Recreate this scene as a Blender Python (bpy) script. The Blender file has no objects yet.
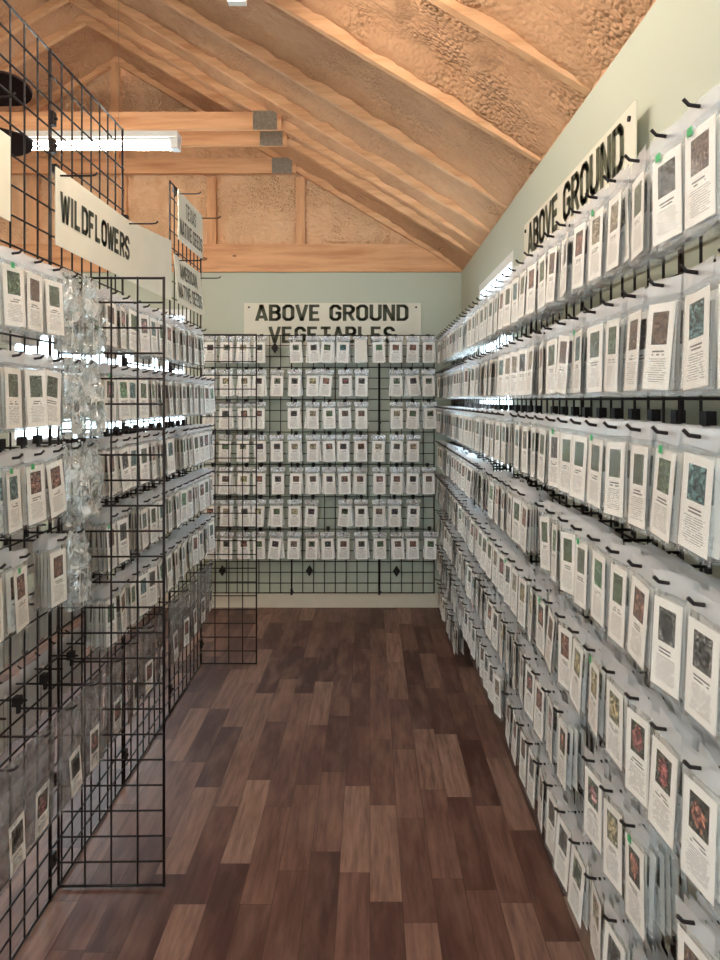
import bpy, math, random
from mathutils import Vector, Matrix, noise as mnoise

R = random.Random(7)
PI = math.pi
S = bpy.context.scene
COL = S.collection

# ------------------------------------------------------------------ camera, world, exposure
CAM_H = 1.46
cd = bpy.data.cameras.new('camera'); cam = bpy.data.objects.new('camera', cd); COL.objects.link(cam)
cam.location = (0, 0, CAM_H); cam.rotation_euler = (PI / 2, 0, 0)
cd.sensor_fit = 'VERTICAL'; cd.sensor_height = 36.0; cd.sensor_width = 27.0
cd.lens = 36.0 * 720 / 960
cd.shift_x = -10 / 960; cd.shift_y = -80 / 960
cd.clip_start = 0.02; cd.clip_end = 60
S.camera = cam

W = bpy.data.worlds.new('overcast_sky'); S.world = W; W.use_nodes = True
bg = W.node_tree.nodes['Background']
bg.inputs[0].default_value = (0.76, 0.92, 1.0, 1); bg.inputs[1].default_value = 9.0

S.view_settings.view_transform = 'Standard'; S.view_settings.look = 'None'
S.view_settings.gamma = 1.0; S.view_settings.use_curve_mapping = False
S.view_settings.exposure = 0.3
S.cycles.transparent_max_bounces = 24
S.cycles.max_bounces = 8
S.cycles.diffuse_bounces = 4

TUBE_STRENGTH = 95.0      # radiance of the fluorescent tubes

# ------------------------------------------------------------------ helpers
def tag(o, label=None, cat=None, group=None, kind=None):
    if label: o['label'] = label
    if cat: o['category'] = cat
    if group: o['group'] = group
    if kind: o['kind'] = kind
    return o

def empty(name, loc=(0, 0, 0), rz=0, parent=None):
    o = bpy.data.objects.new(name, None); COL.objects.link(o)
    o.empty_display_size = .05
    o.location = loc; o.rotation_euler = (0, 0, rz); o.parent = parent
    return o

class MB:
    def __init__(s):
        s.v = []; s.f = []; s.m = []; s.uv = []; s.smooth = []
    def face(s, idx, m=0, uv=None, sm=False):
        s.f.append(tuple(idx)); s.m.append(m); s.uv.append(uv); s.smooth.append(sm)
    def box(s, a, b, m=0, M=None):
        x0, y0, z0 = a; x1, y1, z1 = b
        x0, x1 = min(x0, x1), max(x0, x1); y0, y1 = min(y0, y1), max(y0, y1); z0, z1 = min(z0, z1), max(z0, z1)
        n = len(s.v)
        P = [(x0,y0,z0),(x1,y0,z0),(x1,y1,z0),(x0,y1,z0),(x0,y0,z1),(x1,y0,z1),(x1,y1,z1),(x0,y1,z1)]
        if M is not None: P = [tuple(M @ Vector(p)) for p in P]
        s.v += P
        for q in ((0,3,2,1),(4,5,6,7),(0,1,5,4),(1,2,6,5),(2,3,7,6),(3,0,4,7)):
            s.face([n + i for i in q], m)
        return s
    def tube(s, pts, r, seg=6, m=0, caps=True, sm=True):
        pts = [Vector(p) for p in pts]
        n0 = len(s.v); k = len(pts)
        up = Vector((0, 0, 1))
        for i, p in enumerate(pts):
            d = (pts[min(i + 1, k - 1)] - pts[max(i - 1, 0)]).normalized()
            ref = up if abs(d.dot(up)) < .95 else Vector((1, 0, 0))
            a = d.cross(ref).normalized(); b = d.cross(a).normalized()
            rr = r[i] if isinstance(r, (list, tuple)) else r
            for j in range(seg):
                t = 2 * PI * j / seg + PI / seg
                s.v.append(tuple(p + a * math.cos(t) * rr + b * math.sin(t) * rr))
        for i in range(k - 1):
            for j in range(seg):
                j2 = (j + 1) % seg
                s.face((n0 + i*seg + j, n0 + (i+1)*seg + j, n0 + (i+1)*seg + j2, n0 + i*seg + j2), m, None, sm)
        if caps:
            s.face([n0 + j for j in range(seg)], m)
            s.face([n0 + (k-1)*seg + j for j in reversed(range(seg))], m)
        return s
    def grid(s, fn, nu, nv, m=0, sm=True, flip=False, uv=False):
        n0 = len(s.v)
        for i in range(nu + 1):
            for j in range(nv + 1):
                s.v.append(tuple(fn(i / nu, j / nv)))
        for i in range(nu):
            for j in range(nv):
                q = (n0 + i*(nv+1) + j, n0 + (i+1)*(nv+1) + j, n0 + (i+1)*(nv+1) + j+1, n0 + i*(nv+1) + j+1)
                u = [(i/nu, j/nv), ((i+1)/nu, j/nv), ((i+1)/nu, (j+1)/nv), (i/nu, (j+1)/nv)] if uv else None
                if flip:
                    q = q[::-1]; u = u[::-1] if u else None
                s.face(q, m, u, sm)
        return s
    def add(s, o, M):
        n = len(s.v)
        s.v += [tuple(M @ Vector(p)) for p in o.v]
        s.f += [tuple(i + n for i in f) for f in o.f]
        s.m += o.m; s.uv += o.uv; s.smooth += o.smooth
        return s
    def mesh(s, name, mats):
        me = bpy.data.meshes.new(name)
        me.from_pydata(s.v, [], s.f)
        for mm in (mats if isinstance(mats, (list, tuple)) else [mats]): me.materials.append(mm)
        me.polygons.foreach_set('material_index', s.m)
        me.polygons.foreach_set('use_smooth', s.smooth)
        if any(u is not None for u in s.uv):
            ul = me.uv_layers.new(name='UVMap')
            flat = []
            for f, u in zip(s.f, s.uv):
                if u is None: flat += [-1.0, -1.0] * len(f)
                else:
                    for a in u: flat += [a[0], a[1]]
            ul.data.foreach_set('uv', flat)
        me.update()
        return me
    def build(s, name, mats, parent=None, loc=None):
        o = bpy.data.objects.new(name, s.mesh(name, mats)); COL.objects.link(o)
        o.parent = parent
        if loc: o.location = loc
        return o

# ------------------------------------------------------------------ materials
def lin(c):
    return tuple(((x/255)/12.92 if x/255 <= .04045 else ((x/255 + .055)/1.055)**2.4) for x in c) + (1,)

class NT:
    def __init__(s, name):
        s.mat = bpy.data.materials.new(name); s.mat.use_nodes = True
        s.t = s.mat.node_tree; s.b = s.t.nodes['Principled BSDF']; s.out = s.t.nodes['Material Output']
    def n(s, typ, **kw):
        x = s.t.nodes.new(typ)
        for k, v in kw.items(): setattr(x, k, v)
        return x
    def l(s, a, b): s.t.links.new(a, b)
    def setin(s, sock, v):
        if isinstance(v, bpy.types.NodeSocket): s.l(v, sock)
        else: sock.default_value = v
    def math(s, op, a, b=0.0, c=None, clamp=False):
        x = s.n('ShaderNodeMath', operation=op, use_clamp=clamp)
        s.setin(x.inputs[0], a); s.setin(x.inputs[1], b)
        if c is not None: s.setin(x.inputs[2], c)
        return x.outputs[0]
    def mix(s, f, a, b):
        x = s.n('ShaderNodeMix', data_type='RGBA')
        s.setin(x.inputs[0], f); s.setin(x.inputs[6], a); s.setin(x.inputs[7], b)
        return x.outputs[2]
    def noise(s, vec, scale, detail=2, rough=.5):
        x = s.n('ShaderNodeTexNoise'); x.inputs['Scale'].default_value = scale
        x.inputs['Detail'].default_value = detail; x.inputs['Roughness'].default_value = rough
        if vec is not None: s.l(vec, x.inputs['Vector'])
        return x
    def ramp(s, f, pts):
        x = s.n('ShaderNodeValToRGB'); e = x.color_ramp.elements
        e[0].position = pts[0][0]; e[0].color = pts[0][1]; e[1].position = pts[-1][0]; e[1].color = pts[-1][1]
        for p, c in pts[1:-1]:
            q = e.new(p); q.color = c
        s.l(f, x.inputs[0]); return x.outputs[0]
    def combine(s, x, y, z=0.0):
        c = s.n('ShaderNodeCombineXYZ'); s.setin(c.inputs[0], x); s.setin(c.inputs[1], y); s.setin(c.inputs[2], z)
        return c.outputs[0]
    def white(s, vec):
        x = s.n('ShaderNodeTexWhiteNoise', noise_dimensions='3D'); s.l(vec, x.inputs['Vector']); return x
    def bump(s, h, strength=.3, dist=.01):
        x = s.n('ShaderNodeBump'); x.inputs['Strength'].default_value = strength
        x.inputs['Distance'].default_value = dist; s.l(h, x.inputs['Height']); s.l(x.outputs[0], s.b.inputs['Normal'])

def simple(name, rgb, rough=.5, metal=0, spec=.5, var=.0, scale=30):
    t = NT(name); t.b.inputs['Roughness'].default_value = rough; t.b.inputs['Metallic'].default_value = metal
    t.b.inputs['Specular IOR Level'].default_value = spec
    c = lin(rgb)
    if var:
        tc = t.n('ShaderNodeTexCoord'); nz = t.noise(tc.outputs['Object'], scale, 3)
        lo = tuple(x * (1 - var) for x in c[:3]) + (1,); hi = tuple(min(1, x * (1 + var)) for x in c[:3]) + (1,)
        t.l(t.ramp(nz.outputs[0], [(.3, lo), (.7, hi)]), t.b.inputs['Base Color'])
    else: t.b.inputs['Base Color'].default_value = c
    return t.mat

M_BLACK = simple('black_coated_wire', (27, 18, 17), .55, 0, .3, .1, 60)
M_SIGN = simple('sign_board_white', (222, 216, 198), .5, 0, .3, .03, 8)
M_INK = simple('sign_ink_olive', (70, 72, 50), .6)
M_INK2 = simple('sign_ink_grey_green', (66, 70, 58), .6)
M_TRIM = simple('baseboard_paint', (214, 203, 184), .55, 0, .3, .03, 12)
M_METAL = simple('galvanised_plate', (150, 140, 125), .5, .6, .5, .2, 80)
M_WHITE = simple('white_enamel', (235, 235, 230), .35)
M_FAN = simple('dark_fan_blade', (40, 27, 25), .85, 0, .1)
M_STICKER = simple('green_sticker', (60, 165, 100), .6)

def wall_paint():
    t = NT('sage_wall_paint'); tc = t.n('ShaderNodeTexCoord')
    nz = t.noise(tc.outputs['Object'], 1.5, 4)
    t.l(t.ramp(nz.outputs[0], [(.3, lin((186, 191, 173))), (.7, lin((191, 195, 178)))]), t.b.inputs['Base Color'])
    t.b.inputs['Roughness'].default_value = .6; t.b.inputs['Specular IOR Level'].default_value = .3
    n2 = t.noise(tc.outputs['Object'], 180, 2); t.bump(n2.outputs[0], .08, .002)
    return t.mat
M_WALL = wall_paint()

def foam_mat(nm, ca, cb, cc):
    t = NT(nm); tc = t.n('ShaderNodeTexCoord')
    a = t.noise(tc.outputs['Object'], 2.2, 4, .6); b = t.noise(tc.outputs['Object'], 26, 5, .62)
    c = t.mix(a.outputs[0], lin(ca), lin(cb))
    f = t.math('MULTIPLY', b.outputs[0], .55)
    c2 = t.mix(f, c, lin(cc))
    t.l(c2, t.b.inputs['Base Color']); t.b.inputs['Roughness'].default_value = .75
    t.b.inputs['Specular IOR Level'].default_value = .25
    v = t.n('ShaderNodeTexVoronoi'); v.inputs['Scale'].default_value = 60; t.l(tc.outputs['Object'], v.inputs['Vector'])
    m = t.noise(tc.outputs['Object'], 3.0, 2)
    mm = t.math('SUBTRACT', m.outputs[0], .42); mm = t.math('MULTIPLY', mm, 5, clamp=True)
    h = t.math('ADD', b.outputs[0], t.math('MULTIPLY', v.outputs['Distance'], -.5)); h = t.math('MULTIPLY', h, t.math('ADD', mm, .25))
    t.bump(h, 1.0, .022)
    return t.mat
M_FOAM = foam_mat('spray_foam', (202, 152, 113), (222, 177, 138), (174, 122, 85))
M_FOAM_LIT = foam_mat('spray_foam_lit', (230, 184, 142), (246, 212, 174), (214, 160, 118))  # same foam, lightened so the stronger light on the gable is in its colour

def wood_mat(name, c1, c2, axis=0, knots=True):
    t = NT(name); tc = t.n('ShaderNodeTexCoord')
    mp = t.n('ShaderNodeMapping'); sc = [9, 9, 9]; sc[axis] = .8
    mp.inputs['Scale'].default_value = sc; t.l(tc.outputs['Object'], mp.inputs['Vector'])
    a = t.noise(mp.outputs[0], 2.2, 5, .6)
    c = t.ramp(a.outputs[0], [(.3, lin(c1)), (.52, lin(c2)), (.7, lin(tuple(min(255, x + 14) for x in c2)))])
    if knots:
        mp2 = t.n('ShaderNodeMapping'); s2 = [9, 9, 9]; s2[axis] = 4.5
        mp2.inputs['Scale'].default_value = s2; t.l(tc.outputs['Object'], mp2.inputs['Vector'])
        v = t.n('ShaderNodeTexVoronoi'); v.inputs['Scale'].default_value = .9; t.l(mp2.outputs[0], v.inputs['Vector'])
        k = t.math('LESS_THAN', v.outputs['Distance'], .11)
        c = t.mix(t.math('MULTIPLY', k, .75), c, lin((96, 52, 30)))
    t.l(c, t.b.inputs['Base Color']); t.b.inputs['Roughness'].default_value = .65
    t.b.inputs['Specular IOR Level'].default_value = .25
    t.bump(a.outputs[0], .15, .003)
    return t.mat
M_WOODX = wood_mat('pine_lumber_along_x', (196, 136, 94), (222, 168, 124), 0)
M_WOODZ = wood_mat('pine_lumber_upright', (192, 136, 96), (220, 168, 124), 2, False)
M_RAFT = wood_mat('rafter_lumber', (200, 146, 104), (224, 174, 130), 0, False)

def floor_mat():
    t = NT('vinyl_plank_floor'); tc = t.n('ShaderNodeTexCoord')
    sp = t.n('ShaderNodeSeparateXYZ'); t.l(tc.outputs['Object'], sp.inputs[0])
    PW, PL = .0945, .50
    xs = t.math('DIVIDE', sp.outputs[0], PW); col = t.math('FLOOR', xs)
    w1 = t.white(t.combine(col, 3.7, 1.1))
    ys = t.math('ADD', t.math('DIVIDE', sp.outputs[1], PL), t.math('MULTIPLY', w1.outputs['Value'], 7.0))
    row = t.math('FLOOR', ys)
    w2 = t.white(t.combine(col, row, 5.3))
    base = t.ramp(w2.outputs['Value'], [(0, lin((68, 40, 36))), (.3, lin((90, 58, 50))), (.6, lin((116, 82, 71))), (.85, lin((140, 107, 93))), (1, lin((158, 126, 110)))])
    # grain, stretched along the boards and shifted per board
    off = t.math('MULTIPLY', w2.outputs['Value'], 37.0)
    gv = t.combine(t.math('ADD', t.math('MULTIPLY', sp.outputs[0], 60.0), off), t.math('MULTIPLY', sp.outputs[1], 5.0), off)
    g = t.noise(gv, 1.0, 6, .65)
    g2 = t.noise(t.combine(t.math('MULTIPLY', sp.outputs[0], 14.0), t.math('MULTIPLY', sp.outputs[1], 3.0), off), 1.0, 4, .6)
    c = t.mix(t.math('MULTIPLY', t.ramp(g.outputs[0], [(.38, (0,0,0,1)), (.64, (1,1,1,1))]), .6), base, lin((58, 34, 30)))
    c = t.mix(t.math('MULTIPLY', t.ramp(g2.outputs[0], [(.45, (0,0,0,1)), (.75, (1,1,1,1))]), .45), c, lin((150, 116, 98)))
    fx = t.math('FRACT', xs); fy = t.math('FRACT', ys)
    ex = t.math('LESS_THAN', t.math('MINIMUM', fx, t.math('SUBTRACT', 1.0, fx)), .012)
    ey = t.math('LESS_THAN', t.math('MINIMUM', fy, t.math('SUBTRACT', 1.0, fy)), .0022)
    e = t.math('MAXIMUM', ex, ey)
    c = t.mix(t.math('MULTIPLY', e, .6), c, lin((42, 24, 20)))
    t.l(c, t.b.inputs['Base Color'])
    t.b.inputs['Roughness'].default_value = .48; t.b.inputs['Specular IOR Level'].default_value = .35
    t.bump(g.outputs[0], .12, .002)
    return t.mat
M_FLOOR = floor_mat()

def plastic_mat(name, tint, base=.12, edge=.6, rough=.14, dens=(.93, .95, .96)):
    t = NT(name); b = t.b
    b.inputs['Base Color'].default_value = tint; b.inputs['Roughness'].default_value = rough
    b.inputs['Specular IOR Level'].default_value = .7
    tr = t.n('ShaderNodeBsdfTransparent'); tr.inputs[0].default_value = dens + (1,)
    lw = t.n('ShaderNodeLayerWeight'); lw.inputs['Blend'].default_value = .35
    tc = t.n('ShaderNodeTexCoord'); nz = t.noise(tc.outputs['Object'], 38, 3)
    f = t.math('ADD', t.math('MULTIPLY', t.math('POWER', lw.outputs['Facing'], 2.5), edge), base, clamp=True)
    mx = t.n('ShaderNodeMixShader'); t.l(f, mx.inputs[0]); t.l(tr.outputs[0], mx.inputs[1]); t.l(b.outputs[0], mx.inputs[2])
    t.l(mx.outputs[0], t.out.inputs['Surface'])
    t.bump(nz.outputs[0], .35, .004)
    return t.mat
M_BAG = plastic_mat('clear_plastic_film', (.85, .87, .87, 1), .03, .45, dens=(.985, .99, .99))
M_BAGB = plastic_mat('milky_plastic_film', (.93, .94, .95, 1), .10, .5, .25, dens=(.97, .975, .98))
def crinkle_mat(name, lo, hi, col, dens, rough):
    t = NT(name); b = t.b
    b.inputs['Base Color'].default_value = col; b.inputs['Roughness'].default_value = rough
    b.inputs['Specular IOR Level'].default_value = 1.0; b.inputs['Metallic'].default_value = .35
    tr = t.n('ShaderNodeBsdfTransparent'); tr.inputs[0].default_value = dens + (1,)
    tc = t.n('ShaderNodeTexCoord'); mp = t.n('ShaderNodeMapping'); mp.inputs['Scale'].default_value = (1, 1, .45)
    t.l(tc.outputs['Object'], mp.inputs['Vector'])
    nz = t.noise(mp.outputs[0], 24, 4, .6); nz.inputs['Distortion'].default_value = 1.2
    f = t.ramp(nz.outputs[0], [(.40, (lo,)*3 + (1,)), (.50, (hi,)*3 + (1,)), (.62, (lo,)*3 + (1,))])
    mx = t.n('ShaderNodeMixShader'); t.l(f, mx.inputs[0]); t.l(tr.outputs[0], mx.inputs[1]); t.l(b.outputs[0], mx.inputs[2])
    t.l(mx.outputs[0], t.out.inputs['Surface'])
    t.bump(nz.outputs[0], .9, .02)
    return t.mat
M_BAGH = plastic_mat('milky_bag_header', (.97, .97, .98, 1), .26, .45, .25, dens=(.95, .96, .97))
M_BAGBIG = crinkle_mat('crinkled_clear_bag', .10, .34, (.78, .80, .80, 1), (.90, .90, .90), .12)
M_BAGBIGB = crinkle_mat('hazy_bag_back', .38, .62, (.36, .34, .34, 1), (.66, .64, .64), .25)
M_PUFF = crinkle_mat('puffy_clear_bag', .16, .70, (.86, .89, .89, 1), (.90, .92, .92), .08)
M_GLASS = plastic_mat('window_glass', (.9, .95, 1, 1), .0, .06, .02, (.97, .99, 1))

def emis(name, rgb, s):
    t = NT(name); e = t.n('ShaderNodeEmission'); e.inputs[0].default_value = rgb; e.inputs[1].default_value = s
    t.l(e.outputs[0], t.out.inputs['Surface']); return t.mat
M_TUBE = emis('fluorescent_tube_glow', (1.0, .92, .80, 1), TUBE_STRENGTH)

# picture cards: the printed picture and lines of small type are all procedural, in the card's UVs
PICS = [  # label words, bg dark, bg light, subject dark, subject light, radius, noise scale
 ('dark leafy green', (38,52,36), (92,112,74), (48,74,44), (120,146,96), .62, 9),
 ('grey-green herb', (84,94,78), (150,156,132), (60,74,52), (128,138,104), .5, 12),
 ('bright leaf green', (70,120,80), (130,176,120), (44,96,60), (110,170,110), .55, 7),
 ('orange pumpkin', (52,50,40), (88,84,66), (150,66,26), (214,116,58), .36, 3),
 ('rust brown', (62,40,32), (120,84,66), (120,60,40), (186,116,84), .5, 6),
 ('red tomato', (58,62,48), (100,104,84), (140,40,32), (206,82,66), .38, 4),
 ('dark purple', (60,52,56), (120,110,112), (54,32,42), (104,70,84), .42, 6),
 ('teal blue', (60,110,112), (130,170,166), (40,84,92), (96,150,150), .5, 6),
 ('tan and cream', (150,132,104), (196,180,150), (120,96,66), (206,184,146), .42, 7),
 ('black and grey', (64,60,58), (150,146,140), (34,30,30), (96,90,86), .4, 8),
 ('pale yellow', (120,116,84), (186,180,140), (176,150,80), (222,202,140), .4, 5),
 ('mottled brown', (84,66,54), (150,130,110), (70,44,34), (160,120,92), .6, 14),
 ('pink blossom', (70,84,66), (120,130,106), (168,90,96), (222,158,160), .36, 6),
 ('deep green cucumber', (96,104,84), (160,164,140), (34,60,40), (70,104,70), .34, 4),
]
def card_mat(k, pic, layout):
    name, b0, b1, s0, s1, rad, sc = pic
    t = NT('printed_card_%s_%s' % (name.replace(' ', '_'), layout))
    tc = t.n('ShaderNodeTexCoord'); sp = t.n('ShaderNodeSeparateXYZ'); t.l(tc.outputs['UV'], sp.inputs[0])
    u, v = sp.outputs[0], sp.outputs[1]
    oi = t.n('ShaderNodeObjectInfo')
    if layout == 'tall': u0, u1, v0, v1, tt = .20, .80, .52, .90, .47
    elif layout == 'wide': u0, u1, v0, v1, tt = .24, .78, .60, .88, .55
    else: u0, u1, v0, v1, tt = .14, .88, .40, .88, .33
    pu = t.math('DIVIDE', t.math('SUBTRACT', u, u0), u1 - u0); pv = t.math('DIVIDE', t.math('SUBTRACT', v, v0), v1 - v0)
    rnd = t.math('MULTIPLY', oi.outputs['Random'], 50.0)
    asp = (v1 - v0) / (u1 - u0) * (2.1 if layout == 'tall' else 1.65)
    vec = t.combine(pu, t.math('MULTIPLY', pv, asp), t.math('ADD', rnd, k * 3.1))
    n1 = t.noise(vec, sc, 4, .65); n2 = t.noise(vec, 2.6, 3, .6)
    st = lambda s: t.ramp(s, [(.42, (0,0,0,1)), (.60, (1,1,1,1))])
    bgc = t.mix(st(n1.outputs[0]), lin(b0), lin(b1)); fgc = t.mix(st(n1.outputs[0]), lin(s0), lin(s1))
    dx = t.math('SUBTRACT', pu, .5); dy = t.math('MULTIPLY', t.math('SUBTRACT', pv, .48), .95)
    d = t.math('SQRT', t.math('ADD', t.math('MULTIPLY', dx, dx), t.math('MULTIPLY', dy, dy)))
    d = t.math('ADD', d, t.math('MULTIPLY', t.math('SUBTRACT', n2.outputs[0], .5), .5))
    blob = t.math('MULTIPLY', t.math('SUBTRACT', rad, d), 14.0, clamp=True)
    pc = t.mix(blob, bgc, fgc)
    def band(x, a, b): return t.math('MULTIPLY', t.math('GREATER_THAN', x, a), t.math('LESS_THAN', x, b))
    inpic = t.math('MULTIPLY', band(u, u0, u1), band(v, v0, v1))
    # type: rows of word-length dashes
    def rows(N, lo, hi, margin, words, seed, thick):
        r = t.math('MULTIPLY', v, N); ri = t.math('FLOOR', r); rf = t.math('FRACT', r)
        m = band(rf, .5 - thick, .5 + thick)
        w = t.white(t.combine(t.math('FLOOR', t.math('MULTIPLY', u, words)), ri, t.math('ADD', rnd, seed)))
        m = t.math('MULTIPLY', m, t.math('GREATER_THAN', w.outputs['Value'], .16))
        e = t.white(t.combine(ri, seed, rnd))
        mg = t.math('ADD', margin, t.math('MULTIPLY', e.outputs['Value'], .10))
        du = t.math('ABSOLUTE', t.math('SUBTRACT', u, .5))
        m = t.math('MULTIPLY', m, t.math('LESS_THAN', du, t.math('SUBTRACT', .5, mg)))
        return t.math('MULTIPLY', m, band(v, lo, hi))
    title = rows(26, tt - .075, tt + .002, .22, 9, 1.0, .26)
    body = rows(38, .07, tt - .10, .13, 21, 2.0, .22)
    paper = t.mix(t.math('MULTIPLY', body, .62), lin((244, 239, 232)), lin((104, 96, 90)))
    paper = t.mix(t.math('MULTIPLY', title, .85), paper, lin((70, 62, 56)))
    hs = t.n('ShaderNodeHueSaturation'); hs.inputs['Saturation'].default_value = .78; hs.inputs['Value'].default_value = .62; t.l(pc, hs.inputs['Color'])
    n3 = t.noise(vec, sc * .55 + 2.2, 4, .7); n3.inputs['Distortion'].default_value = .8
    k3 = t.ramp(n3.outputs[0], [(.42, (.16, .16, .16, 1)), (.5, (.85, .85, .85, 1)), (.59, (2.5, 2.5, 2.4, 1))])
    mu = t.n('ShaderNodeMix', data_type='RGBA', blend_type='MULTIPLY'); mu.inputs[0].default_value = 1.0
    t.l(hs.outputs[0], mu.inputs[6]); t.l(k3, mu.inputs[7])
    c = t.mix(inpic, paper, mu.outputs[2])
    t.l(c, t.b.inputs['Base Color']); t.b.inputs['Roughness'].default_value = .55
    t.b.inputs['Specular IOR Level'].default_value = .25
    return t.mat
M_CARD = {lay: [card_mat(i, p, lay) for i, p in enumerate(PICS)] for lay in ('tall', 'wide')}
BIGPICS = [('red berry', (70,66,60), (140,136,128), (128,44,48), (190,96,96), .42, 5), PICS[9], PICS[0]]
M_BIGCARD = [card_mat(40 + i, p, 'big') for i, p in enumerate(BIGPICS)]

# ------------------------------------------------------------------ room shell
XW, YB, XL, YF = .645, 5.08, -4.20, -1.70
ZE = 2.36; SL = .60; XR = (XW + XL) / 2; ZR = ZE + (XW - XR) * SL
WT = .045
def roof_z(x): return ZE + (XW - x) * SL if x > XR else ZE + (x - XL) * SL

def struct(name, mb, m, parent=None):
    o = mb.build(name, m, parent)
    if parent is None: o['kind'] = 'structure'
    return o

struct('floor', MB().box((XL - WT, YF - WT, -.06), (XW + WT, YB + WT, 0)), M_FLOOR)
# right wall with a window opening
WY0, WY1, WZ0, WZ1 = 3.24, 4.26, 1.10, 2.135
b = MB(); e = .0
b.box((XW, YF - WT, 0), (XW + WT, WY0, ZE)).box((XW, WY1, 0), (XW + WT, YB + WT, ZE))
b.box((XW, WY0, 0), (XW + WT, WY1, WZ0)).box((XW, WY0, WZ1), (XW + WT, WY1, ZE))
struct('wall_right', b, M_WALL)
# back wall with a window opening in the left aisle
BX0, BX1, BZ0, BZ1 = -2.55, -1.27, 1.14, 2.10
b = MB()
b.box((XL - WT, YB, 0), (BX0, YB + WT, ZE)).box((BX1, YB, 0), (XW, YB + WT, ZE))
b.box((BX0, YB, 0), (BX1, YB + WT, BZ0)).box((BX0, YB, BZ1), (BX1, YB + WT, ZE))
struct('wall_back', b, M_WALL)
struct('wall_left', MB().box((XL - WT, YF - WT, 0), (XL, YB, ZE)), M_WALL)
FX0, FX1, FZ0, FZ1 = -1.3, .5, .70, 2.15
b = MB()
b.box((XL - WT, YF - WT, 0), (FX0, YF, ZE)).box((FX1, YF - WT, 0), (XW + WT, YF, ZE))
b.box((FX0, YF - WT, 0), (FX1, YF, FZ0)).box((FX0, YF - WT, FZ1), (FX1, YF, ZE))
n = len(b.v)
for y in (YF - WT, YF): b.v += [(XL, y, ZE), (XW, y, ZE), (XW, y, ZE + .1), (XR, y, ZR + .1), (XL, y, ZE + .1)]
b.face((n+4, n+3, n+2, n+1, n)); b.face((n+5, n+6, n+7, n+8, n+9))
struct('wall_front', b, M_WALL)

def window(name, horiz, a0, a1, z0, z1, base):
    """frame, rail and pane set inside the opening; horiz: runs along x"""
    def T(a, c, z): return (a, base + c, z) if horiz else (base + c, a, z)
    fr = MB(); w = .045
    fr.box(T(a0, .0, z0), T(a0 + w, .03, z1)).box(T(a1 - w, .0, z0), T(a1, .03, z1))
    fr.box(T(a0 + w, .0, z0), T(a1 - w, .03, z0 + w)).box(T(a0 + w, .0, z1 - w), T(a1 - w, .03, z1))
    zm = (z0 + z1) / 2; fr.box(T(a0 + w, .004, zm - .02), T(a1 - w, .026, zm + .02))
    o = struct(name, fr, M_WHITE)
    MB().box(T(a0 + w, .012, z0 + w), T(a1 - w, .016, zm - .02)).box(T(a0 + w, .012, zm + .02), T(a1 - w, .016, z1 - w)).build('window_pane', M_GLASS, o)
window('window_1', False, WY0, WY1, WZ0, WZ1, XW)
window('window_2', True, BX0, BX1, BZ0, BZ1, YB)
window('window_3', True, FX0, FX1, FZ0, FZ1, YF - WT + .01)

bh, bt = .088, .016
struct('baseboard_back', MB().box((XL + bt, YB - bt, 0), (XW - bt, YB, bh)).box((XL + bt, YB - bt * .6, bh), (XW - bt, YB, bh + .008)), M_TRIM)
struct('baseboard_right', MB().box((XW - bt, YF + bt, 0), (XW, YB, bh)), M_TRIM)
struct('baseboard_left', MB().box((XL, YF + bt, 0), (XL + bt, YB, bh)), M_TRIM)

# ceiling: spray foam sprayed between the rafters, lumpy, thicker against the timber
TR = [5.045, 4.50, 4.235, 3.87, 3.38, 2.735, 2.12, 1.50, .89, .28, -.33, -.94, -1.55]
def foam_off(x, y):
    dn = min(abs(y - t) for t in TR)
    o = .105 - .06 * math.exp(-((dn - .02) / .07) ** 2)
    p = Vector((x, y, .3))
    o += .022 * mnoise.noise(p * 4.0) + .016 * mnoise.noise(p * 12) + .009 * mnoise.noise(p * 34)
    eave = math.exp(-(XW - x) / .22) if x > XR else math.exp(-(x - XL) / .22)
    dxe = max(0.0, (XW - x) if x > XR else (x - XL))
    o *= 1 - .93 * math.exp(-(dxe / .16) ** 1.3)
    o += eave * .016 * mnoise.noise(p * 22)
    return max(o, .004)
b = MB()
def right_s(u, v):
    x = XR + (XW - XR) * u; y = YF + (YB + .02 - YF) * v
    return (x, y, roof_z(x) + foam_off(x, y))
def left_s(u, v):
    x = XL + (XR - XL) * u; y = YF + (YB + .02 - YF) * v
    return (x, y, roof_z(x) + foam_off(x, y) if u < 1 else right_s(0, v)[2])
b.grid(right_s, 130, 380, flip=True); b.grid(left_s, 60, 190, flip=True)
# roof deck above, closes the volume
b.box((0, YF - WT, 0), (math.hypot(XW + .05 - XR, (XW + .05 - XR) * SL), YB + WT, .03), M=Matrix.Translation((XR, 0, ZR + .17)) @ Matrix.Rotation(math.atan(SL), 4, 'Y'))
b.box((0, YF - WT, 0), (math.hypot(XW + .05 - XR, (XW + .05 - XR) * SL), YB + WT, .03), M=Matrix.Translation((XR, 0, ZR + .17)) @ Matrix.Scale(-1, 4, (1, 0, 0)) @ Matrix.Rotation(math.atan(SL), 4, 'Y'))
struct('ceiling', b, M_FOAM)
# wall-top closure strips behind the eaves
struct('trim_1', MB().box((XW + .001, YF - WT, ZE), (XW + WT, YB + WT, ZE + .16)).box((XL - WT, YF - WT, ZE), (XL - .001, YB + WT, ZE + .16)), M_FOAM)

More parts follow.
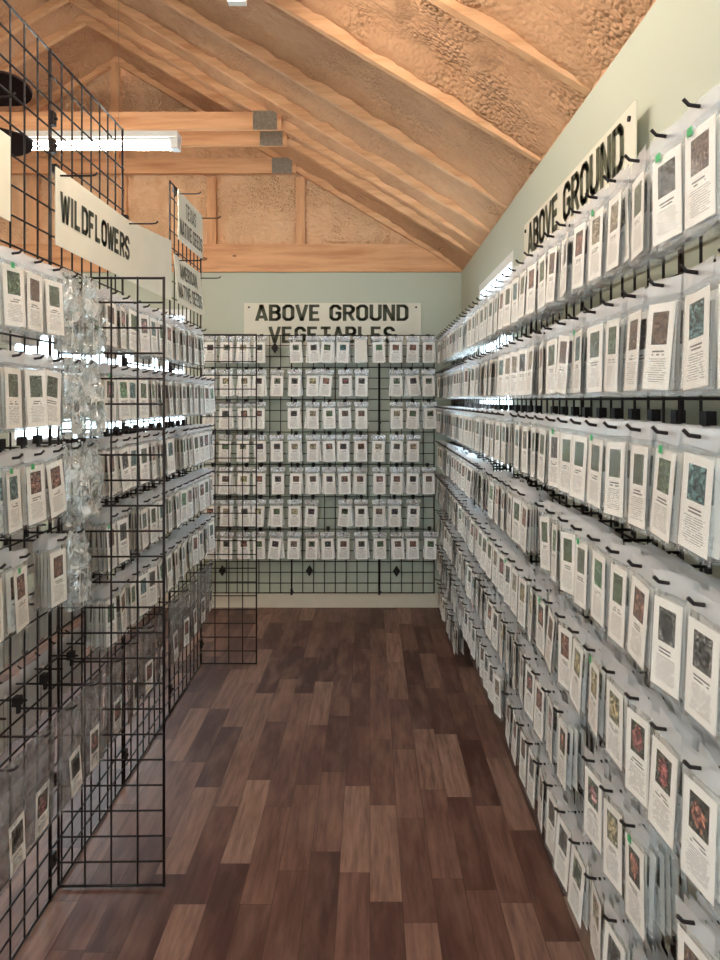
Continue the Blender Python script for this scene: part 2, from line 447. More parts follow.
# roof trusses
RD = .135; RWD = .036
def rafter(side):
    mb = MB(); c = math.cos(math.atan(SL)); dz = RD / c
    xe = XW - .001 if side > 0 else XL + .001; ze = ZE
    h = RWD / 2; n = len(mb.v)
    for y in (-h, h):
        mb.v += [(xe, y, ze + .002), (XR, y, ZR), (XR, y, ZR + dz), (xe, y, ze + dz)]
    for q in ((0,1,2,3), (7,6,5,4), (0,4,5,1), (1,5,6,2), (2,6,7,3), (3,7,4,0)):
        mb.face(q if side < 0 else q[::-1])
    return mb
for i, ty in enumerate(TR):
    o = empty('trim_%d' % (i + 2), (0, ty, 0)); o['kind'] = 'structure'
    for s in (1, -1): rafter(s).build('rafter', M_RAFT, o)
    if ty > 4.2:
        zt = CAM_H + 1.575; th = .10
        xr = XW - (zt - ZE) / SL; xl = XL + (zt - ZE) / SL
        MB().box((xl + .05, -.05, zt), (xr - .035, -.0185, zt + th)).build('collar_tie', M_WOODX, o)
        for xx in (xr - .20, xl + .06):
            g = MB().box((xx, -.0545, zt - .005), (xx + .14, -.0505, zt + th + .005))
            for a in range(7):
                for c in range(5):
                    g.box((xx + .012 + a * .018, -.0555, zt + .006 + c * .019), (xx + .018 + a * .018, -.0545, zt + .016 + c * .019))
            g.build('gusset_plate', M_METAL, o)
    if i == 0:
        MB().box((XR - .03, -.03, CAM_H + 1.68), (XR + .03, .0, ZR)).build('king_post', M_WOODZ, o)

# gable end: plate, studs and foam
nt = len(TR) + 2
struct('trim_%d' % nt, MB().box((XL + .002, YB - .03, ZE), (XW - .002, YB + .06, ZE + .195)), M_WOODX)
b = MB()
def gf(u, v):
    x = XL + (XW - XL) * u; zt = roof_z(x) + .1; z0 = ZE + .19
    z = z0 + max(0, (zt - z0)) * v
    p = Vector((x, 7.7, z)); sd = min(abs(((x + .49) / .63) % 1), 1 - abs(((x + .49) / .63) % 1)) * .63
    y = YB + .075 - .05 * min(1, sd / .10) ** .5 + .026 * mnoise.noise(p * 5) + .020 * mnoise.noise(Vector((p.x * 16, p.y, p.z * 7))) + .010 * mnoise.noise(p * 45)
    return (x, y, z)
b.grid(gf, 330, 110, flip=False)
b.box((XL, YB + .115, ZE + .19), (XW, YB + .12, ZR + .1))
struct('trim_%d' % (nt + 1), b, M_FOAM_LIT)
for k, x in enumerate((-.49, -1.12, -1.75, -2.38, -3.01, .06 - .0)):
    if x > 0: continue
    zt = min(roof_z(x), CAM_H + 1.575)
    struct('trim_%d' % (nt + 2 + k), MB().box((x - .03, YB + .005, ZE + .195), (x + .03, YB + .05, zt)), M_WOODZ)

# ------------------------------------------------------------------ light fixtures
def fixture(loc, along_x, length, label):
    o = empty('strip_light', loc, 0 if along_x else PI / 2)
    tag(o, label, 'ceiling light')
    h = length / 2
    MB().box((-h, -.04, .022), (h, .04, .048)).box((-h, -.026, .012), (h, .026, .022)).build('housing', M_WHITE, o)
    for s in (-1, 1):
        MB().box((s*h - s*.035, -.03, -.022), (s*h, .03, .022)).build('lamp_holder', M_WHITE, o)
    MB().tube([(-h + .035, 0, -.006), (h - .035, 0, -.006)], .0165, 12).build('fluorescent_tube', M_TUBE, o)
    for s in (-.7, .7):
        x = loc[0] + (s * h if along_x else 0)
        top = roof_z(x) + .05 - loc[2]
        MB().tube([(s*h*.8, 0, .045), (s*h*.8, 0, top)], .0009, 6).build('hanging_wire', M_METAL, o)
    return o
fixture((-1.455, 3.19, CAM_H + 1.130), True, 1.22, 'long white fluorescent strip light crossing behind the tall left grid panels')
fixture((-.44, 1.79, CAM_H + 1.335), False, 1.22, 'white strip light whose end peeks in at the top edge')
fixture((-2.6, 1.2, CAM_H + 1.25), False, 1.22, 'unseen white strip light added over the far left aisle')  # extra lamp out of view, added for light from the left side
fixture((-.44, -.35, CAM_H + 1.335), False, 1.22, 'unseen white strip light added behind the camera over the aisle')  # another unseen lamp, added to light the aisle from behind

# ceiling fan
o = empty('ceiling_fan', (-1.60, 2.355, CAM_H + .98)); tag(o, 'dark ceiling fan, two blade tips showing at the left edge', 'fan')
MB().tube([(0,0,-.05), (0,0,-.03), (0,0,.05), (0,0,.07)], [.05, .09, .09, .04], 20).build('motor', M_FAN, o)
MB().tube([(0,0,.07), (0,0,roof_z(-1.6) + .05 - CAM_H - .98)], .012, 8).build('down_rod', M_FAN, o)
a0 = math.atan2(2.25 - 2.355, -1.07 + 1.60)
for k in range(5):
    a = a0 + k * 2 * PI / 5
    mb = MB(); Mx = Matrix.Rotation(a, 4, 'Z') @ Matrix.Rotation(-.38, 4, 'X')
    n = 14; top = []
    outl = [(.12, -.035), (.40, -.065)] + [(.46 + .085 * math.cos(t), .07 * math.sin(t)) for t in [(-PI/2 + PI * i / n) for i in range(n + 1)]] + [(.40, .065), (.12, .035)]
    for z in (-.004, .004):
        mb.v += [tuple(Mx @ Vector((x, y, z))) for x, y in outl]
    m = len(outl)
    mb.face(list(range(m))[::-1]); mb.face(list(range(m, 2*m)))
    for i in range(m):
        j = (i + 1) % m; mb.face((i, j, j + m, i + m))
    mb.build('blade', M_FAN, o)

# ------------------------------------------------------------------ gridwall panels
def grid_panel(org, ux, cells_w, cells_h, cell, label, group, flip=1, cell_h=None):
    """org: bottom corner; ux: horizontal unit direction"""
    ch = cell_h or cell
    o = empty('gridwall_panel', org); tag(o, label, 'grid panel', group)
    U = Vector(ux); N = Vector((0, 0, 1)).cross(U) * flip
    wd, ht = cells_w * cell, cells_h * ch
    Z = Vector((0, 0, 1)); r0, r1 = .0042, .0030
    fr = MB()
    lo = .004
    for u in (0, wd): fr.tube([U*u + Z*lo, U*u + Z*ht], r0, 8)
    for z in (r0 + lo, ht - r0): fr.tube([U*0 + Z*z, U*wd + Z*z], r0 * .9, 8)
    fr.build('frame', M_BLACK, o)
    w = MB()
    for i in range(1, cells_w): w.tube([U*i*cell + Z*lo, U*i*cell + Z*ht], r1, 6, caps=False)
    for j in range(1, cells_h): w.tube([U*0 + Z*j*ch + N*.0045, U*wd + Z*j*ch + N*.0045], r1, 6, caps=False)
    w.build('wire_grid', M_BLACK, o)
    return o
C = .0762; CT = .0775
GL = 'grid panels of the left rack'
XG = -.93
for (d0, nh, lab) in ((.87, 32, 'tall black grid panel nearest the camera at the left edge'),
                      (1.480, 32, 'tall black grid panel left of the wildflowers sign'),
                      (2.095, 32, 'tall black grid panel holding the wildflowers sign'),
                      (2.725, 24, 'low black grid panel beyond the wildflowers sign'),
                      (3.345, 32, 'tall black grid panel holding the native seeds signs')):
    grid_panel((XG, d0, 0), (0, 1, 0), 8, nh, C if nh == 24 else CT * .985, lab, GL, -1, C if nh == 24 else CT)
grid_panel((-.930, 2.150, 0), (.996, .02, 0), 4, 24, .0785, 'narrow black grid panel standing out into the aisle in front', 'narrow end panels', 1, .0762)
grid_panel((-.930, 3.967, 0), (1, 0, 0), 4, 24, .0760, 'narrow black grid panel standing out into the aisle farther back', 'narrow end panels')
YG = 5.02
for x0, n, lab in ((-1.153, 8, 'left black grid panel on the back wall'), (-.545, 8, 'middle black grid panel on the back wall'), (.068, 5, 'right black grid panel on the back wall')):
    grid_panel((x0, YG, .107), (1, 0, 0), n, 24, .0757, lab, 'grid panels on the back wall', 1, .0753)
XRG = .568
k = 0
words = ['nearest', 'second', 'third', 'fourth', 'fifth', 'sixth', 'seventh', 'eighth', 'farthest']
for k in range(8):
    d0 = 4.99 - (k + 1) * .612
    if d0 < -.3: break
    kk = 7 - k
    grid_panel((XRG, d0, .107), (0, 1, 0), 8, 24, .0757, '%s black grid panel along the right wall, behind the packets' % ('farthest' if k == 0 else words[kk]), 'grid panels on the right wall', 1, .0753)

# joining clips between neighbouring panels, and diamond brackets under the back panels
clip = MB().box((-.007, -.012, -.02), (.007, .012, .02)).tube([(.007, 0, 0), (.014, 0, 0)], .005, 8)
cm = clip.mesh('panel_clip', M_BLACK)
cl = []
for d, xx, zs in ((2.0995, XG, (.12, .35, 1.72, 2.2, 2.28)), (2.72, XG, (.12, 1.6)), (3.34, XG, (.12, 1.6)), (3.958, XG, (.12, 1.5)), (1.480, XG, (.3, 1.2, 2.2))):
    for z in zs:
        o = bpy.data.objects.new('panel_clip', cm); COL.objects.link(o); o.location = (xx + .004, d, z)
        tag(o, 'small black clip joining two grid panels of the left rack', 'clip', 'clips joining the left panels')
for d in [4.99 - k * .612 for k in range(1, 7)]:
    for z in (.45, 1.4, 1.60):
        o = bpy.data.objects.new('panel_clip', cm); COL.objects.link(o); o.location = (XRG - .006, d, z)
        tag(o, 'small black clip joining two grid panels on the right wall', 'clip', 'clips joining the right wall panels')
for x, in ((-.546,), (.064,)):
    for z in (.125, 1.3, 1.86):
        o = bpy.data.objects.new('panel_clip', cm); COL.objects.link(o); o.location = (x, YG - .008, z)
        tag(o, 'small black clip joining two grid panels on the back wall', 'clip', 'clips joining the back wall panels')

def diamond(x, z, label):
    mb = MB(); r = .032
    for y in (-.008, -.003): mb.v += [(r*.8, y, 0), (0, y, r*1.25), (-r*.8, y, 0), (0, y, -r*1.25)]
    mb.face((0,1,2,3)); mb.face((7,6,5,4))
    for i in range(4): j = (i+1) % 4; mb.face((j, i, i+4, j+4))
    mb.box((-.008, -.003, -.008), (.008, YB - YG + .006, .008))
    o = mb.build('mounting_bracket', M_BLACK); o.location = (x, YG - .006, z); tag(o, label, 'bracket', 'diamond mounting brackets')
def bx(px, d=5.015): return (px - 370) * d / 720
def bz(py, d=5.015): return CAM_H - (py - 400) * d / 720
diamond(bx(222.5), bz(570.5), 'black diamond bracket low on the back wall grid, left one')
diamond(bx(309.5), bz(570.5), 'black diamond bracket low on the back wall grid, middle one')
diamond(bx(396.5), bz(571), 'black diamond bracket low on the back wall grid, right one')
diamond(bx(275), bz(348), 'black diamond bracket at the top row gap of the back wall grid')

# ------------------------------------------------------------------ signs
def glyphs():
    L, Rr, m, B, T, c = .09, .51, .30, .08, .92, .13
    G = {}
    ring = [(L, B+c), (L, T-c), (L+c, T), (Rr-c, T), (Rr, T-c), (Rr, B+c), (Rr-c, B), (L+c, B), (L, B+c)]
    G['O'] = [ring]
    G['A'] = [[(.06, 0), (m, .97), (.54, 0)], [(.16, .24), (.44, .24)]]
    G['B'] = [[(L, 0), (L, 1)], [(L, T), (Rr-c, T), (Rr-.02, T-c), (Rr-.02, .5+c), (Rr-c, .52), (L, .52)], [(Rr-c, .52), (Rr, .52-c), (Rr, B+c), (Rr-c, B), (L, B)]]
    G['V'] = [[(.06, 1), (m, .03), (.54, 1)]]
    G['E'] = [[(L, 0), (L, 1)], [(L, T), (Rr, T)], [(L, .5), (Rr-.06, .5)], [(L, B), (Rr, B)]]
    G['F'] = [[(L, 0), (L, 1)], [(L, T), (Rr, T)], [(L, .48), (Rr-.06, .48)]]
    G['G'] = [[(Rr, .68), (Rr, T-c), (Rr-c, T), (L+c, T), (L, T-c), (L, B+c), (L+c, B), (Rr-c, B), (Rr, B+c), (Rr, .48), (m, .48)]]
    G['R'] = [[(L, 0), (L, 1)], [(L, T), (Rr-c, T), (Rr, T-c), (Rr, .5+c), (Rr-c, .48), (L, .48)], [(m, .48), (Rr+.02, 0)]]
    G['U'] = [[(L, 1), (L, B+c), (L+c, B), (Rr-c, B), (Rr, B+c), (Rr, 1)]]
    G['N'] = [[(L, 0), (L, 1)], [(Rr, 0), (Rr, 1)], [(L+.02, .95), (Rr-.02, .05)]]
    G['D'] = [[(L, 0), (L, 1)], [(L, T), (Rr-c, T), (Rr, T-c), (Rr, B+c), (Rr-c, B), (L, B)]]
    G['T'] = [[(.04, T), (.56, T)], [(m, 0), (m, 1)]]
    G['L'] = [[(L, 0), (L, 1)], [(L, B), (Rr, B)]]
    G['S'] = [[(Rr, .70), (Rr, T-c), (Rr-c, T), (L+c, T), (L, T-c), (L, .62), (L+c*.8, .52), (Rr-c*.8, .46), (Rr, .36), (Rr, B+c), (Rr-c, B), (L+c, B), (L, B+c), (L, .30)]]
    G['W'] = [[(.04, 1), (.17, .04), (.30, .85), (.43, .04), (.56, 1)]]
    G['I'] = [[(m, 0), (m, 1)]]
    G['X'] = [[(.06, 0), (.54, 1)], [(.06, 1), (.54, 0)]]
    G['M'] = [[(L-.02, 0), (L-.02, 1)], [(Rr+.02, 0), (Rr+.02, 1)], [(L, .95), (m, .25), (Rr, .95)]]
    G['C'] = [[(Rr, .66), (Rr, T-c), (Rr-c, T), (L+c, T), (L, T-c), (L, B+c), (L+c, B), (Rr-c, B), (Rr, B+c), (Rr, .34)]]
    return G
GLY = glyphs()
def text_mb(mb, txt, x0, x1, z0, z1, s=.075, y=-.0012, bend=None):
    """txt fills x0..x1, cap height z0..z1, flat ribbons standing a hair off the board"""
    adv = [(.36 if ch == 'I' else .66 if ch not in 'WM' else .80) if ch != ' ' else .34 for ch in txt]
    tot = sum(adv) - .06; kx = (x1 - x0) / tot; kz = z1 - z0; cx = 0
    def P(px, pz):
        X = x0 + (cx + px) * kx; return (X, y + (bend(X) if bend else 0), z0 + pz * kz)
    for ch, a in zip(txt, adv):
        if ch != ' ':
            wsc = (a - .06) / .60
            offx = 0 if ch != 'I' else -.30 * 1 + a / 2 - .03
            for pl in GLY[ch]:
                pts = [((p[0] * (wsc if ch != 'I' else 1) + offx), p[1]) for p in pl]
                for i in range(len(pts) - 1):
                    (ax, az), (bx_, bz_) = pts[i], pts[i+1]
                    dx, dz = bx_ - ax, bz_ - az; l = math.hypot(dx, dz) or 1
                    nx, nz = -dz / l * s, dx / l * s
                    n = len(mb.v)
                    mb.v += [P(ax + nx, min(1, max(0, az + nz))), P(ax - nx, min(1, max(0, az - nz))), P(bx_ - nx, min(1, max(0, bz_ - nz))), P(bx_ + nx, min(1, max(0, bz_ + nz)))]
                    mb.face((n, n+1, n+2, n+3))
                    if i > 0 or pl[0] == pl[-1]:
                        n = len(mb.v)
                        mb.v += [P(ax + s * math.cos(t*PI/4+.39), min(1, max(0, az + s * math.sin(t*PI/4+.39)))) for t in range(8)]
                        mb.face(range(n, n+8))
        cx += a
def board(L, H, bend=None, tz=None, n=24):
    """thin sign board, x 0..L, z 0..H, front toward -y"""
    mb = MB(); f = bend or (lambda x: 0); g = tz or (lambda x: 0); t = .003
    mb.grid(lambda u, v: (u*L, f(u*L), v * (H + g(u*L))), n, 2, sm=False, flip=True)
    mb.grid(lambda u, v: (u*L, f(u*L) + t, v * (H + g(u*L))), n, 2, sm=False)
    mb.grid(lambda u, v: (u*L, f(u*L) + t*v, H + g(u*L)), n, 1, sm=False, flip=True)
    mb.grid(lambda u, v: (u*L, f(u*L) + t*v, 0), n, 1, sm=False)
    mb.grid(lambda u, v: (0, f(0) + t*u, v * (H + g(0))), 1, 1, sm=False)
    mb.grid(lambda u, v: (L, f(L) + t*u, v * (H + g(L))), 1, 1, sm=False, flip=True)
    return mb
def sign(label, loc, rot, L, H, lines, ink, bend=None, tz=None, screws=True, s=.1):
    o = board(L, H, bend, tz).build('sign', M_SIGN); o.location = loc; o.rotation_euler = rot
    tag(o, label, 'sign')
    if lines:
        t = MB()
        for ln in lines: text_mb(t, *ln, s=s, y=-.0015, bend=bend)
        t.build('lettering', ink, o)
    if screws:
        for px in (.035, L - .035):
            MB().tube([(px, -.005, H - .03), (px, .004, H - .03)], .007, 10).build('screw', M_METAL if not ink else M_BLACK, o)
    return o
dS = 5.07; q = dS / 720
sx0 = (244 - 370) * q; sH = 44.5 * q; sz0 = CAM_H - (347.5 - 400) * q; sL = 177 * q
def sx(px): return (px - 244) * q
def sz(py): return (347.5 - py) * q
sign('white sign reading above ground vegetables on the back wall', (sx0, dS, sz0), (0, 0, 0), sL, sH,
     [('ABOVE GROUND', sx(255.5), sx(408.5), sz(321), sz(304.5)), ('VEGETABLES', sx(269), sx(395), sz(343), sz(326.5))], M_INK, s=.092)
# right wall sign: reads from far end towards the camera; leans, near top corner out
sgx = .600
sign('white sign reading above ground propped on the right wall grid', (sgx + .012, 2.86, CAM_H + .392), (math.radians(0), 0, -PI/2), 1.20, .30,
     [('ABOVE GROUND', .075, 1.125, .165, .285), ('VEGETABLES', .18, 1.03, .02, .135)], M_INK)
# wildflowers sign: four feet long, free half curls
def wf_b(x): return 0 if x < .62 else -.012 * ((x - .62) / .62) ** 2
o = sign('long white sign reading wildflowers on the left rack', (XG + .012, 2.105, CAM_H + .455), (0, 0, PI/2), 1.19, .228,
     [('WILDFLOWERS', .030, .640, .075, .165)], M_INK2, bend=wf_b, tz=lambda x: 0 if x < .62 else .05 * ((x - .62) / .62), screws=False)
o = sign('blank end of a white sign at the left edge of the photo', (XG + .014, .62, CAM_H + .455), (0, 0, PI/2), 1.215, .215, [], None, screws=False)
o = sign('white sign reading texas native seeds, upper of two', (XG + .02, 3.42, CAM_H + .765), (0, 0, PI/2), .50, .235,
     [('TEXAS', .13, .34, .13, .205), ('NATIVE SEEDS', .025, .48, .03, .105)], M_INK2, screws=False, s=.07)
o = sign('white sign reading american native seeds, lower of two', (XG + .03, 3.38, CAM_H + .455), (math.radians(-5), 0, PI/2), .53, .235,
     [('AMERICAN', .08, .42, .13, .205), ('NATIVE SEEDS', .025, .50, .03, .105)], M_INK2, screws=False, s=.07)

# ------------------------------------------------------------------ hooks
def hook_meshes(L):
    a = MB().tube([(0, L, 0), (0, .0, 0), (0, -.014, .002), (0, -.022, .010)], .0031, 6)
    b = MB().box((-.006, L - .004, -.012), (.006, L + .004, .030)).box((-.012, L - .006, .008), (.012, L + .012, .032))
    return a, b
HL = {}
def hook_data(L):
    if L not in HL:
        a, b = hook_meshes(L); HL[L] = (a, b, a.mesh('display_hook', M_BLACK), b.mesh('bracket', M_BLACK))
    return HL[L]
def place_hook(L, loc, rz, label, group, parts=True):
    _, _, ma, mb_ = hook_data(L)
    o = bpy.data.objects.new('display_hook', ma); COL.objects.link(o); o.location = loc; o.rotation_euler = (0, 0, rz)
    tag(o, label, 'hook', group)
    if parts:
        c = bpy.data.objects.new('bracket', mb_); COL.objects.link(c); c.parent = o
    return o
# long hooks that carry the signs of the left rack
LL = .10
for (y, z, lab) in ((2.135, CAM_H + .665, 'black hook through the near top corner of the wildflowers sign'),
                    (2.745, CAM_H + .672, 'black hook at the middle of the wildflowers sign, past the tall panel'),
                    (3.44, CAM_H + .985, 'black hook at the near top corner of the texas sign'),
                    (3.90, CAM_H + .985, 'black hook at the far top corner of the texas sign'),
                    (3.47, CAM_H + .672, 'black hook at the near top corner of the american sign'),
                    (3.90, CAM_H + .66, 'black hook at the far top corner of the american sign'),
                    (1.64, CAM_H + .69, 'bare black hook high on the tall panel at the left edge')):
    place_hook(LL, (XG + LL, y, z), PI/2, lab, 'long bare hooks on the left rack')

# ------------------------------------------------------------------ packets
def bag_mb(w, top, bot, thick, nx, nz, seed, wr=.0012, head=True):
    rr = random.Random(seed); mb = MB(); ox = rr.random() * 50
    skew = rr.uniform(-.004, .004)
    def prof(u, v):   # v: 0 bottom .. 1 top
        zz = v
        g = max(0.0, 1 - abs((zz - .30) / .62) ** 2.2) if zz < .92 else 0
        return thick * .5 * g * (1 - (2*u - 1) ** 4)
    def side(sg):
        def f(u, v):
            x = (u - .5) * w * (1 - .03 * math.sin(v * PI)) + skew * (1 - v); z = bot + (top - bot) * v
            p = Vector((u * 3 + ox, v * 6, sg * .7))
            wv = wr * (mnoise.noise(p * 1.3) * 1.8 + mnoise.noise(p * 3.1))
            edge = 0 if (u in (0, 1) or v in (0, 1)) else 1
            base = .002 * mnoise.noise(Vector((u * 2 + ox, v * 2, 9)))
            return (x, base + sg * (prof(u, v) + .0004) + wv * edge, z + .0015 * mnoise.noise(Vector((u*9+ox, v, 0))) * (v in (0, 1)))
        return f
    mb.grid(side(-1), nx, nz, 0, flip=False); mb.grid(side(1), nx, nz, 1, flip=True)
    if head:
        zc = top - .024
        for fi, f in enumerate(mb.f):
            if sum(mb.v[i][2] for i in f) / len(f) > zc: mb.m[fi] = 2
    return mb
def card_mb(w, top, h, m=0, y=-.0004, curve=.0):
    mb = MB(); t = .0003
    mb.grid(lambda u, v: ((u - .5) * w, y - t + curve * (2*u-1)**2, top - h + v * h), 2, 1, m, True, False, True)
    mb.grid(lambda u, v: ((u - .5) * w, y + t + curve * (2*u-1)**2, top - h + v * h), 2, 1, m, True, True, False)
    return mb
KIND = {  # bag w, top, bottom, thick, card w, card top, card h, layout
 'tall': (.097, .011, -.171, .0075, .081, -.027, .135, 'tall'),
 'wide': (.096, .010, -.176, .0075, .080, -.032, .140, 'wide')}
BAGS = {k: [bag_mb(v[0], v[1], v[2], v[3], 8, 14, i * 7 + 3).mesh('seed_packet', [M_BAG, M_BAGB, M_BAGH]) for i in range(8)] for k, v in KIND.items()}
CARDS = {k: [card_mb(v[4], v[5], v[6]).mesh('printed_card', M_CARD[v[7]][i]) for i in range(len(PICS))] for k, v in KIND.items()}
LOWB = {k: [bag_mb(v[0], v[1], v[2], v[3], 2, 7, i * 11 + 90) for i in range(4)] for k, v in KIND.items()}
STK = MB().box((-.007, -.0008, -.006), (.007, 0, .006)).mesh('sticker', M_STICKER)

ORD = ['first','second','third','fourth','fifth','sixth','seventh','eighth','ninth','tenth','eleventh','twelfth','thirteenth','fourteenth','fifteenth','sixteenth','seventeenth','eighteenth','nineteenth','twentieth','twenty-first','twenty-second','twenty-third','twenty-fourth','twenty-fifth','twenty-sixth','twenty-seventh','twenty-eighth','twenty-ninth','thirtieth','thirty-first','thirty-second','thirty-third','thirty-fourth','thirty-fifth','thirty-sixth','thirty-seventh']
ROWW = ['top', 'second', 'third', 'fourth', 'fifth', 'sixth', 'seventh', 'lowest']

slots = []   # every hook with a stack: dict
def slot(side, row, x, y, z, n, pic=None, **kw):
    slots.append(dict(side=side, row=row, x=x, y=y, z=z, n=n, pic=R.randrange(len(PICS)) if pic is None else pic, **kw))

# right wall: seven rows, hooks about 11 cm apart
XT = .455; LR = XRG - XT
GREENS = [0, 1, 2, 13, 7]; FRUIT = [3, 4, 5, 10, 3, 11, 12]
for r in range(8):
    z = CAM_H + .893 * XT - .2286 * r
    y = .872 + R.uniform(0, .03); i = 0
    while y < 4.86:
        n = R.choice((5, 6, 7, 7, 8, 9, 10))
        skip = R.random() < .02 and y > 1.3
        if r == 5 and 1.08 < y < 1.24: skip = True
        if r == 6 and 1.0 < y < 1.08: skip = False
        if r == 7 and y < 3.8: skip = True
        if r < 3: pic = R.choice([1, 4, 8, 11, 0, 7, 9, 1]) if r < 2 else R.choice([0, 1, 1, 9, 7])
        elif r == 3: pic = R.choice([0, 1, 2, 4, 0, 9])
        elif r in (4, 5): pic = R.choice(FRUIT if y < 2.0 else list(range(len(PICS))))
        else: pic = R.choice([0, 9, 11, 8, 13])
        if not skip: slot('right', r, XT, y, z, n, pic, stick=R.random() < (.12 if y < 1.9 else .03))
        y += .114 + R.uniform(-.006, .006)
# left rack
XTL = -.797; LLF = .133
for r in range(5):
    z = CAM_H + .327 - .2286 * r
    ds = []
    if r < 3: ds += [1.50, 1.607, 1.713, 1.815]
    elif r == 3: ds += [1.53, 1.64, 1.84]
    y = 2.215
    while y < (3.50 if r == 0 else 3.66):
        if not (r == 3 and 2.40 < y < 2.5): ds.append(y)
        y += .107 + R.uniform(-.006, .006)
    for y in ds:
        if y > 2.3 and R.random() < .03: continue
        slot('left', r, XTL, y, z, R.choice((6, 7, 8, 9, 10)), R.choice([0, 1, 2, 9, 11, 12, 4, 7]), stick=(y < 2.3 and R.random() < .3))
# back wall: positions read off the rows
cols = [210, 226, 243, 259.5, 277, 295, 312.5, 328, 344.5, 361, 378.5, 396, 413, 429.5]
rowy = [337.5, 371, 403.5, 436.5, 469, 501.5, 534]
gaps = {0: [4], 1: [10], 2: [4, 10], 3: [13], 4: [], 5: [7, 13], 6: []}
YT = YG - .105
picb = [9, 0, 6, 4, 10, 13, 0]
for r in range(7):
    for c, px in enumerate(cols):
        if c in gaps[r]: continue
        pic = {(0,8): 7, (0,10): 2, (1,8): 5, (3,7): 3, (3,5): 8, (4,8): 5, (4,2): 10, (6,10): 0}.get((r, c), R.choice([9, 0, 13, 6, 4, 9, 11, 8, 10]))
        x = (px + R.uniform(-1.3, 1.3) - 370) * YT / 720
        slot('back', r, x, YT, CAM_H - (rowy[r] - 400) * YT / 720, R.choice((2, 3, 4, 5)), pic, col=c, blank=(r, c) == (0, 9))

ROT = {'right': -PI/2, 'left': PI/2, 'back': 0.0}
HKL = {'right': LR, 'left': LLF, 'back': .105}
KD = {'right': 'tall', 'left': 'tall', 'back': 'wide'}
def area(s):
    if s['side'] == 'back': return .176 * .102 * (720 / s['y']) ** 2
    return abs(s['x']) * 720 / s['y'] ** 2 * .1 * .19 * 720 / s['y'] * (.62 if s['side'] == 'right' else .8)
slots = [s for s in slots if s['side'] == 'back' or abs(s['x']) * 720 / (s['y'] + .045) < (350 if s['side'] == 'right' else 370)]   # nothing of the others shows
slots.sort(key=area, reverse=True)
chosen = slots[:300]; rest = slots[300:]
for side in ('right', 'left', 'back'):
    for r in range(8):
        L = sorted([s for s in slots if s['side'] == side and s['row'] == r], key=lambda s: s['x'] if side == 'back' else s['y'])
        k = 0
        for s in L:
            vis = True
            s['ord'] = ORD[k] if vis else None
            if vis: k += 1
m_blank = simple('blank_card_back', (232, 224, 212), .55)
blank_card = card_mb(.083, -.014, .150).mesh('printed_card', m_blank)

def where(s):
    rw = ROWW[s['row']]
    if s['side'] == 'back': return 'back wall %s row, %s from the left' % (rw, s['ord'])
    if s['ord'] is None:
        return '%s, %s row, just outside the frame' % ('right wall' if s['side'] == 'right' else 'left rack', rw)
    if s['side'] == 'right': return "right wall %s row, %s from the photo's right edge" % (rw, s['ord'])
    return "left rack %s row, %s from the photo's left edge" % (rw, s['ord'])
GRP = {'right': 'seed packets on the right wall', 'left': 'seed packets on the left rack', 'back': 'seed packets on the back wall'}
HGR = {'right': 'hooks on the right wall', 'left': 'hooks on the left rack', 'back': 'hooks on the back wall'}

stuff = MB(); stuff_mats = [M_BAG, M_BAGB, M_BAGH] + M_CARD['tall'] + M_CARD['wide'] + [m_blank]
NP = len(PICS)
hstuff = MB()
def pose(s, i, n):
    """matrix of the i-th packet (0 = front) of a stack"""
    off = .002 + i * (.0085 if n < 10 else .007)
    tilt = math.radians(1.2 * (n / 2 - i) * .5 + R.uniform(-.8, .8))
    return (Matrix.Translation((s['x'], s['y'], s['z'])) @ Matrix.Rotation(ROT[s['side']] + math.radians(R.uniform(-8, 8)), 4, 'Z')
            @ Matrix.Translation((0, off, 0)) @ Matrix.Rotation(math.radians(R.gauss(0, 2.8)), 4, 'Y') @ Matrix.Rotation(-tilt, 4, 'X'))
def add_stuff(s, M, pic):
    kd = KD[s['side']]; v = KIND[kd]
    stuff.add(LOWB[kd][R.randrange(4)], M)
    base = 3 + (0 if kd == 'tall' else NP) + pic
    stuff.add(card_mb(v[4], v[5], v[6], base), M)

for s in chosen:
    kd = KD[s['side']]; M = pose(s, 0, s['n'])
    o = bpy.data.objects.new('seed_packet', BAGS[kd][R.randrange(8)]); COL.objects.link(o); o.matrix_world = M
    if s.get('blank'):
        tag(o, 'seed packet with a blank white card, back wall top row', 'seed packet', GRP[s['side']])
    else:
        tag(o, '%s picture seed packet, %s' % (PICS[s['pic']][0], where(s)), 'seed packet', GRP[s['side']])
    c = bpy.data.objects.new('printed_card', blank_card if s.get('blank') else CARDS[kd][s['pic']]); COL.objects.link(c); c.parent = o
    if s.get('stick'):
        q_ = bpy.data.objects.new('sticker', STK); COL.objects.link(q_); q_.parent = o; q_.location = (R.uniform(-.03, .0), -.0035, -.027); q_['label'] = 'green sticker'
    place_hook(HKL[s['side']], (s['x'], s['y'], s['z'] + .0), ROT[s['side']], 'black hook, ' + where(s), HGR[s['side']])
    for i in range(1, s['n']): add_stuff(s, pose(s, i, s['n']), s['pic'])
for s in rest:
    for i in range(s['n']): add_stuff(s, pose(s, i, s['n']), s['pic'])
    a, b, _, _ = hook_data(HKL[s['side']])
    M = Matrix.Translation((s['x'], s['y'], s['z'])) @ Matrix.Rotation(ROT[s['side']], 4, 'Z')
    hstuff.add(a, M); hstuff.add(b, M)
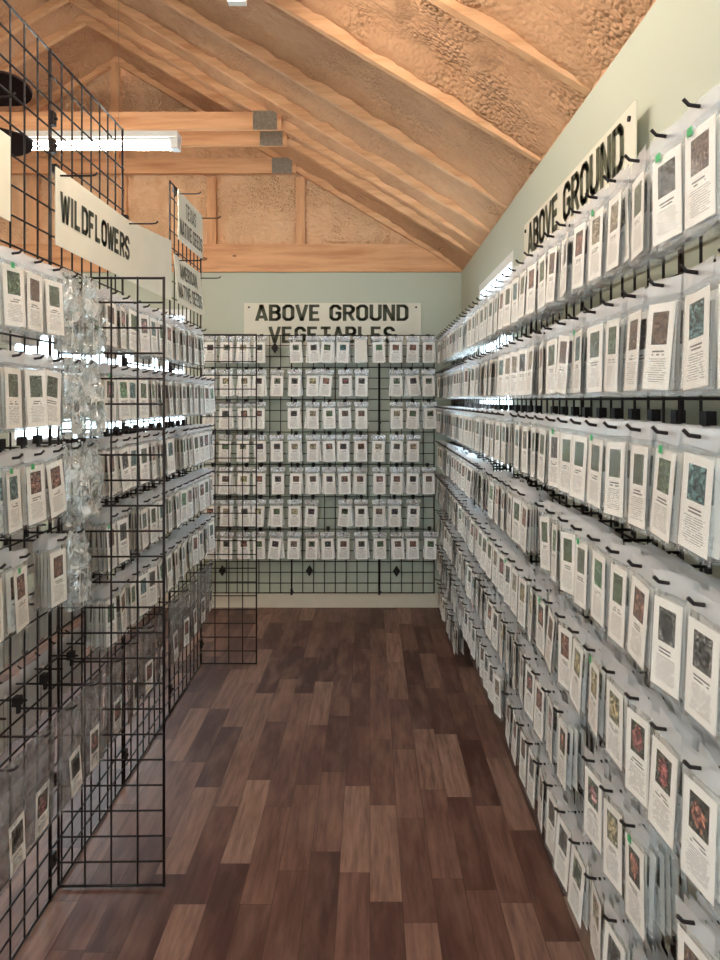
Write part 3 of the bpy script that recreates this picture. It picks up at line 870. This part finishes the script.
# the far side of the left rack carries hooks and packets too, seen through the wires
for r in range(6):
    y = 1.5
    while y < 3.9:
        if R.random() < .75:
            s = dict(side='left', x=-1.05, y=y, z=CAM_H + .327 - .2286 * r, n=2)
            a, b, _, _ = hook_data(.115)
            hstuff.add(a, Matrix.Translation((-1.047, y, s['z'])) @ Matrix.Rotation(-PI/2, 4, 'Z')) if False else hstuff.add(a, Matrix.Translation((-1.047, y, s['z'])) @ Matrix.Rotation(-PI/2, 4, 'Z'))
            for i in range(3):
                M = (Matrix.Translation((-1.04 + i * .011, y, s['z'])) @ Matrix.Rotation(-PI/2 + math.radians(R.uniform(-5, 5)), 4, 'Z') @ Matrix.Rotation(math.radians(R.gauss(0, 2)), 4, 'Y'))
                add_stuff(s, M, R.randrange(NP))
        y += .114
o = stuff.build('seed_packets', stuff_mats); tag(o, 'remaining seed packets stacked on hooks behind the front ones and farther down', 'seed packets', None, 'stuff')
o = hstuff.build('display_hooks', M_BLACK); tag(o, 'remaining small black hooks farther down the racks and behind them', 'hooks', None, 'stuff')

# ------------------------------------------------------------------ large clear bags
def big_bag(loc, w, h, thick, seed, label, group, pic, card=(.066, -.118, .112), hook=True, hl=LLF, puffy=False):
    mb = bag_mb(w, .016, -h, thick, 16, 28, seed, .009 if puffy else .005, False)
    o = mb.build('clear_bag', [M_PUFF, M_PUFF] if puffy else [M_BAGBIG, M_BAGBIGB]); o.location = loc; o.rotation_euler = (math.radians(R.uniform(-2, 2)), 0, PI/2 + math.radians(R.uniform(-6, 6)))
    tag(o, label, 'plastic bag', group)
    c = card_mb(card[0], card[1], card[2], 0, -.004).build('printed_card', M_BIGCARD[pic], o)
    c.location = (R.uniform(-.01, .025), -thick * .2, 0); c.rotation_euler = (0, math.radians(R.uniform(-6, 6)), 0)
    return o
zb = CAM_H + .327 - .2286 * 5
ys = [1.585, 1.745, 1.905, 2.062, 2.245, 2.41, 2.575, 2.74, 2.905, 3.07, 3.235, 3.40, 3.56]
for i, y in enumerate(ys):
    lab = "large clear bag, left rack lowest row, %s from the photo's left edge" % ORD[i]
    big_bag((XTL + .002, y, zb), .150, .245, .016, 200 + i, lab, 'large clear bags of the lowest left row', 0 if R.random() < .7 else 1)
    place_hook(LLF, (XTL, y, zb), PI/2, "black hook of the lowest left row, %s from the photo's left edge" % ORD[i], 'hooks of the lowest left row')
for r, yy in ((0, (1.915, 2.01)), (1, (1.92, 2.015)), (2, (1.93, 2.02)), (3, (1.95,))):
    for i, y in enumerate(yy):
        z = CAM_H + .327 - .2286 * r
        big_bag((XTL + .002 + i * .012, y, z), .115, .200, .05, 300 + r * 9 + i, 'puffy crinkled clear bag, left rack %s row, %s' % (ROWW[r], 'nearer of the pair' if i == 0 and len(yy) > 1 else 'farther of the pair' if i else 'beside the front packets'),
                'puffy clear bags by the front panel joint', 2 if i else 1, (.055, -.09, .10), puffy=True)
        place_hook(LLF, (XTL, y, z), PI/2, 'black hook holding a puffy clear bag, left rack %s row, %s' % (ROWW[r], 'nearer one' if i == 0 else 'farther one'), 'hooks of the puffy clear bags')
